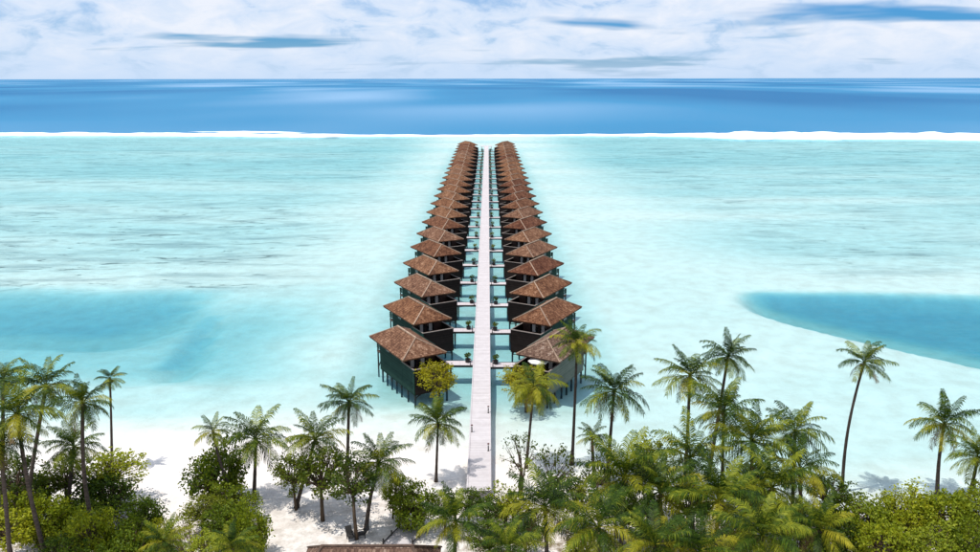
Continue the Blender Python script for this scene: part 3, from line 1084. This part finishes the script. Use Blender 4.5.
# ------------------------------------------------------------------ broadleaf trees and bushes
def tree_meshes(seed, tl, nclump, per, leaf_s, flat=0.75, hollow=0.45, nst=1, core=0.0):
    """crown radius 1, crown centre at height tl: returns (wood MB, crown MB)"""
    rs = random.Random(seed)
    wood, cr = MB(), MB()
    lobes = [(rs.uniform(0, 6.28), rs.uniform(-0.4, 0.9), rs.uniform(0.5, 1.0)) for _ in range(7)]
    cl = []
    while len(cl) < nclump:
        d = Vector((rs.gauss(0, 1), rs.gauss(0, 1), rs.gauss(0.15, 0.9))).normalized()
        reach = 0.72
        for (a, z, w) in lobes:
            q = Vector((math.cos(a), math.sin(a), z)).normalized()
            reach += 0.30 * w * max(0, d.dot(q)) ** 5
        r = reach * (hollow + (1 - hollow) * rs.random() ** 0.55)
        p = Vector((d.x * r, d.y * r, tl + d.z * r * flat))
        if p.z < 0.06:
            continue
        cl.append(p)
    stems = []
    for s in range(nst):
        a = rs.random() * 6.28
        ft = Vector((0.10 * math.cos(a), 0.10 * math.sin(a), 0)) * (nst > 1)
        tp = Vector((0.22 * math.cos(a), 0.22 * math.sin(a), tl - 0.42 * flat)) if nst > 1 else Vector((0.06 * math.cos(a), 0.06 * math.sin(a), tl - 0.42 * flat))
        tp.z = max(tp.z, 0.15)
        mid = ft.lerp(tp, 0.5) + Vector((rs.uniform(-0.06, 0.06), rs.uniform(-0.06, 0.06), 0))
        r0 = 0.055 if nst == 1 else 0.04
        wood.tube([ft + Vector((0, 0, -0.08)), mid, tp], [r0 * 1.25, r0, r0 * 0.8], 7)
        stems.append(tp)
    for k, p in enumerate(cl):
        if k % 2 == 0 or core == 0:
            st = min(stems, key=lambda q: (q - p).length)
            m = st.lerp(p, 0.5) + Vector((rs.uniform(-0.09, 0.09), rs.uniform(-0.09, 0.09), 0.05))
            if k % 3 == 0:
                wood.tube([st, m, p], [0.030, 0.019, 0.006], 4, False)
            else:
                wood.tube([m, p], [0.012, 0.004], 3, False)
        cs = rs.uniform(0.12, 0.24)
        nl = int(per * rs.uniform(0.5, 1.4))
        for _ in range(nl):
            d = Vector((rs.gauss(0, 1), rs.gauss(0, 1), rs.gauss(0, 0.7))).normalized() * cs * rs.random() ** 0.45
            leaf(cr, p + d, rs, leaf_s * rs.uniform(0.65, 1.35))
    return wood, cr


TV = {}
for name, args in dict(bush0=(1, 0.62, 150, 34, 0.085, 0.75), bush1=(2, 0.7, 150, 34, 0.085, 0.8), bush2=(3, 0.6, 170, 34, 0.08, 0.7),
                       bush3=(11, 0.75, 140, 36, 0.09, 0.85), tree0=(4, 1.5, 100, 27, 0.09, 1.0, 0.3), tree1=(5, 2.2, 95, 28, 0.095, 1.1, 0.3),
                       tree2=(6, 1.85, 90, 27, 0.09, 1.05, 0.3), thin0=(7, 1.0, 60, 15, 0.10, 1.0), thin1=(8, 1.5, 46, 12, 0.095, 1.25)).items():
    wd, cr = tree_meshes(*args, nst=1 if name[:2] in ('tr',) else 4)
    TV[name] = (wd.mesh('trunk', M_BARK), {k: cr.mesh('crown', mt) for k, mt in (('n', M_LEAF), ('d', M_LEAF_D), ('y', M_LEAF_Y), ('z', M_LEAF_Z))}, args[1])


def broadleaf(cx, cy, rpx, Y, kind, tone, label, group=None, seed=0, name='broadleaf_bush', cat='bush', foot=None):
    rs = random.Random(seed + 77)
    c = at_y(cx, cy, Y)
    zc = -(CAM_M.inverted() @ c).z
    rad = rpx / F_PX * zc
    if not kind.startswith('thin'):
        q = (c.z - land_z(c.x, Y)) / rad
        low = kind if kind.startswith('bush') else 'bush1'
        kind = low if q < 1.05 else 'tree0' if q < 1.75 else 'tree2' if q < 2.15 else 'tree1'
    wood, crowns, tl = TV[kind]
    bx = c.x if foot is None else foot
    base = Vector((c.x, Y, land_z(c.x, Y)))
    hz = min(max((c.z - base.z) / tl, rad * 0.55), rad * 1.5)
    r = empty(name, base, rs.random() * 6.28)
    tag(r, label, cat, group)
    for nm, me in (('trunk', wood), ('crown', crowns[tone])):
        o = link(nm, me, r)
        o.scale = (rad, rad, hz)
    return r


GB, GH = 'bushes under the palms', 'bushes of the broadleaf hedge'
BUSH = [
    (112, 470, 34, 68, 'tree0', 'y', 'yellow-green broadleaf tree behind which the tall slender palm rises', None, 'tree'),
    (100, 498, 36, 65, 'bush0', 'n', 'rounded green bush below the yellow-green broadleaf tree', GB, 'bush'),
    (62, 478, 30, 66, 'bush1', 'd', 'dark bush between the trunks of the clustered palms', GB, 'bush'),
    (140, 522, 28, 61, 'bush2', 'n', 'green bush at the edge of the white sand gap', GB, 'bush'),
    (38, 520, 32, 60, 'bush3', 'y', 'yellowish bush at the foot of the leaning dark palm', GB, 'bush'),
    (12, 478, 32, 63, 'bush0', 'd', 'dark bush behind the low palm of the palm cluster', GB, 'bush'),
    (8, 532, 36, 57, 'bush2', 'y', 'wide yellow-green bush beside the yellowish one', GB, 'bush'),
    (92, 540, 34, 57, 'bush1', 'y', 'yellow-green bush around the foot of the bowed palm', GB, 'bush'),
    (130, 552, 28, 56, 'bush3', 'n', 'green bush in front of the sand gap bush', GB, 'bush'),
    (60, 556, 28, 54, 'bush0', 'n', 'low green bush between two yellow-green ones', GB, 'bush'),
    (218, 474, 32, 68, 'tree0', 'y', 'leafy green tree behind the curved palm trunk', None, 'tree'),
    (232, 506, 27, 64, 'bush1', 'n', 'green bush right under the curved palm trunk', GB, 'bush'),
    (200, 512, 24, 62, 'bush3', 'd', 'dark green bush between sand gap and curved palm', GB, 'bush'),
    (186, 540, 26, 57, 'thin0', 'd', 'dark spiky open shrub in front of the dark green bush', GB, 'bush'),
    (246, 538, 28, 58, 'bush2', 'y', 'yellow-green bush on the sand beside the thatched roof', GB, 'bush'),
    (210, 552, 26, 55, 'bush0', 'n', 'green bush in front of the curved palm foot', GB, 'bush'),
    (320, 474, 34, 64.5, 'tree1', 'd', 'leafy tree on open sand casting shade beside the tan-fronded palm', None, 'tree'),
    (294, 474, 24, 66.5, 'tree2', 'd', 'smaller leafy tree hung with tan palm fronds', None, 'tree'),
    (354, 480, 31, 61.3, 'tree1', 'd', 'leafy tree with a slim straight trunk and chairs at its foot', None, 'tree'),
    (410, 506, 27, 63, 'bush1', 'n', 'rounded bright bush on the sand behind the plank path', None, 'bush'),
    (444, 508, 20, 62, 'bush3', 'd', 'darker bush between rounded bright bush and low palm', GB, 'bush'),
    (503, 500, 22, 64, 'thin0', 'n', 'open straggly shrub at the very foot of the jetty', None, 'bush'),
    (520, 456, 22, 70, 'thin1', 'd', 'sparse thin sapling on the sand beside the jetty', None, 'tree'),
    (488, 540, 26, 57, 'bush0', 'n', 'green bush low in front of the jetty foot', GB, 'bush'),
    (489, 512, 21, 62, 'bush3', 'n', 'green bush closing the very end of the jetty', GB, 'bush'),
    (468, 503, 19, 64, 'bush2', 'n', 'small green bush crowding the jetty foot beside the low palm', GB, 'bush'),
    (512, 508, 24, 63, 'bush0', 'y', 'bright bush beside the open straggly shrub', GB, 'bush'),
    (392, 494, 16, 65, 'bush3', 'n', 'small bush leaning on the rounded bright bush', GB, 'bush'),
    (556, 472, 24, 68, 'thin0', 'd', 'sparse dark shrub under the yellow-green palm', None, 'bush'),
    (600, 462, 24, 68, 'thin0', 'd', 'sparse shrub under the long-trunked palm', None, 'bush'),
    (575, 500, 28, 63, 'bush3', 'd', 'dark bush between the low grove palms', GB, 'bush'),
    (650, 462, 26, 66, 'bush2', 'd', 'dark bush behind the spreading grove palm', GB, 'bush'),
    (525, 535, 28, 58, 'bush1', 'n', 'green bush in front of the low grove palm', GB, 'bush'),
    (585, 548, 30, 56, 'bush2', 'd', 'dark bush at the grove front by the low olive palm', GB, 'bush'),
    (640, 520, 32, 60, 'bush0', 'd', 'dark bush in the middle of the grove', GB, 'bush'),
    (690, 505, 30, 62, 'bush1', 'd', 'dark bush below the arching grove palm', GB, 'bush'),
    (745, 490, 30, 63, 'bush3', 'd', 'dark bush below the large grove palm', GB, 'bush'),
    (735, 548, 30, 56, 'bush0', 'd', 'dark bush at the grove front below the wide palm', GB, 'bush'),
    (790, 520, 30, 60, 'bush1', 'n', 'olive bush between grove palms and hedge', GB, 'bush'),
    (826, 492, 27, 65, 'bush2', 'n', 'taller leafy bush where the hedge meets the grove', GH, 'bush'),
    (832, 535, 28, 59, 'bush0', 'd', 'dark bush in front of the taller leafy bush', GH, 'bush'),
    (862, 518, 36, 63, 'bush1', 'y', 'yellow-green hedge bush at the foot of the long curved palm', GH, 'bush'),
    (905, 514, 35, 63.5, 'bush2', 'y', 'yellow-green bush in the middle of the hedge', GH, 'bush'),
    (946, 516, 35, 63, 'bush0', 'y', 'yellow-green hedge bush below the wide-crowned palm', GH, 'bush'),
    (984, 512, 34, 63, 'bush3', 'n', 'greener bush at the end of the hedge', GH, 'bush'),
    (884, 546, 34, 58, 'bush0', 'y', 'low yellow bush in the hedge front by the dark bush', GH, 'bush'),
    (930, 550, 34, 57.5, 'bush1', 'n', 'low green bush in the middle of the hedge front', GH, 'bush'),
    (972, 550, 34, 57.5, 'bush2', 'y', 'low yellow bush at the end of the hedge front', GH, 'bush'),
    (28, 497, 30, 65, 'bush1', 'n', 'green bush behind the yellowish bush of the palm cluster', GB, 'bush'),
    (76, 522, 28, 61, 'bush3', 'n', 'green bush filling the gap between the bowed and leaning palms', GB, 'bush'),
    (150, 545, 24, 57.5, 'bush1', 'y', 'yellow-green bush at the sand gap beside the low pale palm', GB, 'bush'),
    (225, 528, 24, 60, 'bush3', 'n', 'bushy green growth around the curved palm foot', GB, 'bush'),
    (618, 505, 28, 62, 'bush1', 'n', 'green bush under the drooping fronds of the spreading grove palm', GB, 'bush'),
    (668, 540, 30, 57, 'bush3', 'd', 'dark bush filling the middle of the grove front', GB, 'bush'),
    (765, 515, 28, 60, 'bush2', 'd', 'dark bush among the palms on the hedge side of the grove', GB, 'bush'),
    (800, 545, 30, 56.5, 'bush0', 'n', 'green bush at the corner of grove front and hedge', GB, 'bush'),
    # shrubs standing in the shallow water at the first villas
    (439, 379, 24, 93.0, 'bush1', 'z', 'yellow-green shrub in the shallows by the green-walled first villa', 'shrubs in the shallows', 'bush'),
    (527, 383, 29, 92.0, 'bush2', 'z', 'yellow-green shrub in the shallows behind the yellow-green palm', 'shrubs in the shallows', 'bush'),
]
for k, (cx, cy, rp, Y, kind, tone, lab, grp, cat) in enumerate(BUSH):
    broadleaf(cx, cy, rp, Y, kind, tone, lab, grp, k, 'broadleaf_tree' if cat == 'tree' else 'broadleaf_bush', cat)

# ------------------------------------------------------------------ beach hut roof, chairs, path and rail
M_THATCH = mat_roof('thatch_roof', True)


def make_hut():
    Y = 51.0
    a, b = at_y(322, 545.5, Y), at_y(412, 546.5, Y)
    zr = (a.z + b.z) / 2
    cx, hw = (a.x + b.x) / 2, (b.x - a.x) / 2
    gz = land_z(cx, Y)
    r = empty('beach_hut', (cx, Y, gz))
    tag(r, 'brown shingle-roofed beach hut on the sand, only its roof ridge showing', 'hut')
    H = zr - gz
    m = MB()
    x1, y1, ze = hw + 1.9, 3.4, H - 2.3
    A, B, C, D = (-x1, -y1, ze), (x1, -y1, ze), (x1, y1, ze), (-x1, y1, ze)
    P, Q = (-hw, 0, H), (hw, 0, H)
    uv = []
    for f in ((A, B, Q, P), (B, C, Q), (C, D, P, Q), (D, A, P)):
        m.face(f)
        e = (Vector(f[1]) - Vector(f[0])).normalized()
        nn = (Vector(f[1]) - Vector(f[0])).cross(Vector(f[2]) - Vector(f[0])).normalized()
        t = nn.cross(e)
        uv += [((Vector(p) - Vector(f[0])).dot(e), (Vector(p) - Vector(f[0])).dot(t)) for p in f]
    m.face((D, C, B, A))
    uv += [(0, 0)] * 4
    roof = m.obj('roof', M_THATCH, r)
    ul = roof.data.uv_layers.new(name='UVMap')
    for j, c in enumerate(uv):
        ul.data[j].uv = c
    MB().bar((-hw - 0.1, 0, H + 0.03), (hw + 0.1, 0, H + 0.03), 0.2, 0.10).obj('ridge_cap', M_POLE, roof)
    for p, q in ((A, P), (D, P), (B, Q), (C, Q)):
        MB().bar(Vector(p) + Vector((0, 0, 0.03)), Vector(q) + Vector((0, 0, 0.03)), 0.2, 0.1).obj('hip_cap', M_POLE, roof)
    for (x0, x2, y0, y2) in ((-x1 + .8, x1 - .8, -y1 + .8, -y1 + .95), (-x1 + .8, x1 - .8, y1 - .95, y1 - .8),
                             (-x1 + .8, -x1 + .95, -y1 + .95, y1 - .95), (x1 - .95, x1 - .8, -y1 + .95, y1 - .95)):
        MB().box(x0, x2, y0, y2, -0.2, ze - 0.003).obj('wall', M_INNER, r)
    d = MB().box(-0.6, 0.6, y1 - 0.798, y1 - 0.74, 0, 2.1).obj('door', M_RAIL, r)
    MB().box(0.4, 0.48, y1 - 0.738, y1 - 0.70, 0.95, 1.15).obj('handle', M_TRIM, d)


make_hut()


def make_chair(px, py, rz, label):
    p = on_z(px, py, 0.95)
    p.z = land_z(p.x, p.y)
    r = empty('beach_chair', p, rz)
    tag(r, label, 'chair', 'chairs under the slim-trunked tree')
    MB().box(-0.3, 0.3, -0.35, 0.35, 0.34, 0.40).obj('seat', M_POST, r)
    b = MB()
    b.bar((0, 0.33, 0.38), (0, 0.72, 1.0), 0.58, 0.05)
    b.obj('backrest', M_POST, r)
    for sx in (-0.27, 0.27):
        for sy in (-0.3, 0.3):
            MB().bar((sx, sy, -0.08), (sx, sy, 0.34), 0.06).obj('leg', M_POST, r)
        MB().bar((sx, -0.35, 0.58), (sx, 0.42, 0.58), 0.08, 0.04).obj('armrest', M_POST, r)
    return r


make_chair(351, 540, 0.5, 'dark wooden chair on the sand at the slim tree foot, facing the hut')
make_chair(361, 537.5, -1.2, 'dark wooden chair turned sideways beside the other chair under the tree')

pa = [on_z(*q, 0.95) for q in ((383, 545), (412, 545), (426, 531), (400, 528))]
pth = MB()
z0 = max(land_z(p.x, p.y) for p in pa) + 0.06
pth.face([(p.x, p.y, z0) for p in pa])
pth.face([(p.x, p.y, z0 - 0.2) for p in pa][::-1])
for k in range(4):
    a, b = pa[k], pa[(k + 1) % 4]
    pth.face([(a.x, a.y, z0 - 0.2), (b.x, b.y, z0 - 0.2), (b.x, b.y, z0), (a.x, a.y, z0)])
tag(pth.obj('path', M_JETTY), 'pale plank path on the shaded sand', kind='structure')
for (a, b, lab) in ((pa[0], pa[3], 'thin dark pole edging the plank path, on the tree side'), (pa[1], pa[2], 'thin dark pole edging the plank path, on the low palm side')):
    r = empty('edge_pole', (a.x, a.y, land_z(a.x, a.y)))
    tag(r, lab, 'pole', 'poles edging the plank path')
    zz = z0 - r.location.z + 0.12
    d = b - a
    MB().tube([(0, 0, zz), (d.x, d.y, zz)], 0.06, 7).obj('rail', M_POST, r)
    for t in (0.02, 0.5, 0.97):
        MB().tube([(d.x * t, d.y * t, -0.3), (d.x * t, d.y * t, zz + 0.35)], 0.07, 7).obj('post', M_POST, r)

p0, p1 = on_z(126, 503, 1.9), on_z(157, 502, 1.9)
r = empty('beach_rail', (p0.x, p0.y, land_z(p0.x, p0.y)))
tag(r, 'thin dark wooden rail on two posts across the white sand gap', 'rail')
d = p1 - p0
MB().tube([(0, 0, 1.1), (d.x, d.y, 1.1)], 0.055, 7).obj('rail', M_POST, r)
for t in (0.03, 0.82):
    MB().tube([(d.x * t, d.y * t, -0.4), (d.x * t, d.y * t, 1.2)], 0.07, 7).obj('post', M_POST, r)

# white parasol on the terrace of the grey-walled villa
g_ = grey.matrix_basis @ Vector((5.0, -0.6, Z_FL))
r = empty('parasol', g_)
tag(r, 'white parasol on the terrace of the grey-walled villa', 'parasol')
MB().lathe([(0.28, 0), (0.28, 0.06), (0.05, 0.08)], 12).obj('base', M_POT, r)
MB().tube([(0, 0, 0.06), (0, 0, 2.3)], 0.03, 8).obj('pole', M_TRIM, r)
cn = MB()
for k in range(8):
    a0, a1 = k * math.pi / 4, (k + 1) * math.pi / 4
    e0, e1 = Vector((1.3 * math.cos(a0), 1.3 * math.sin(a0), 1.85)), Vector((1.3 * math.cos(a1), 1.3 * math.sin(a1), 1.85))
    cn.face([(0, 0, 2.35), e0, e1])
    cn.face([e0, Vector((e0.x, e0.y, 1.72)), Vector((e1.x, e1.y, 1.72)), e1])
cn.obj('canopy', simple('parasol_cloth', (0.72, 0.69, 0.66), 0.9, 0.06), r)
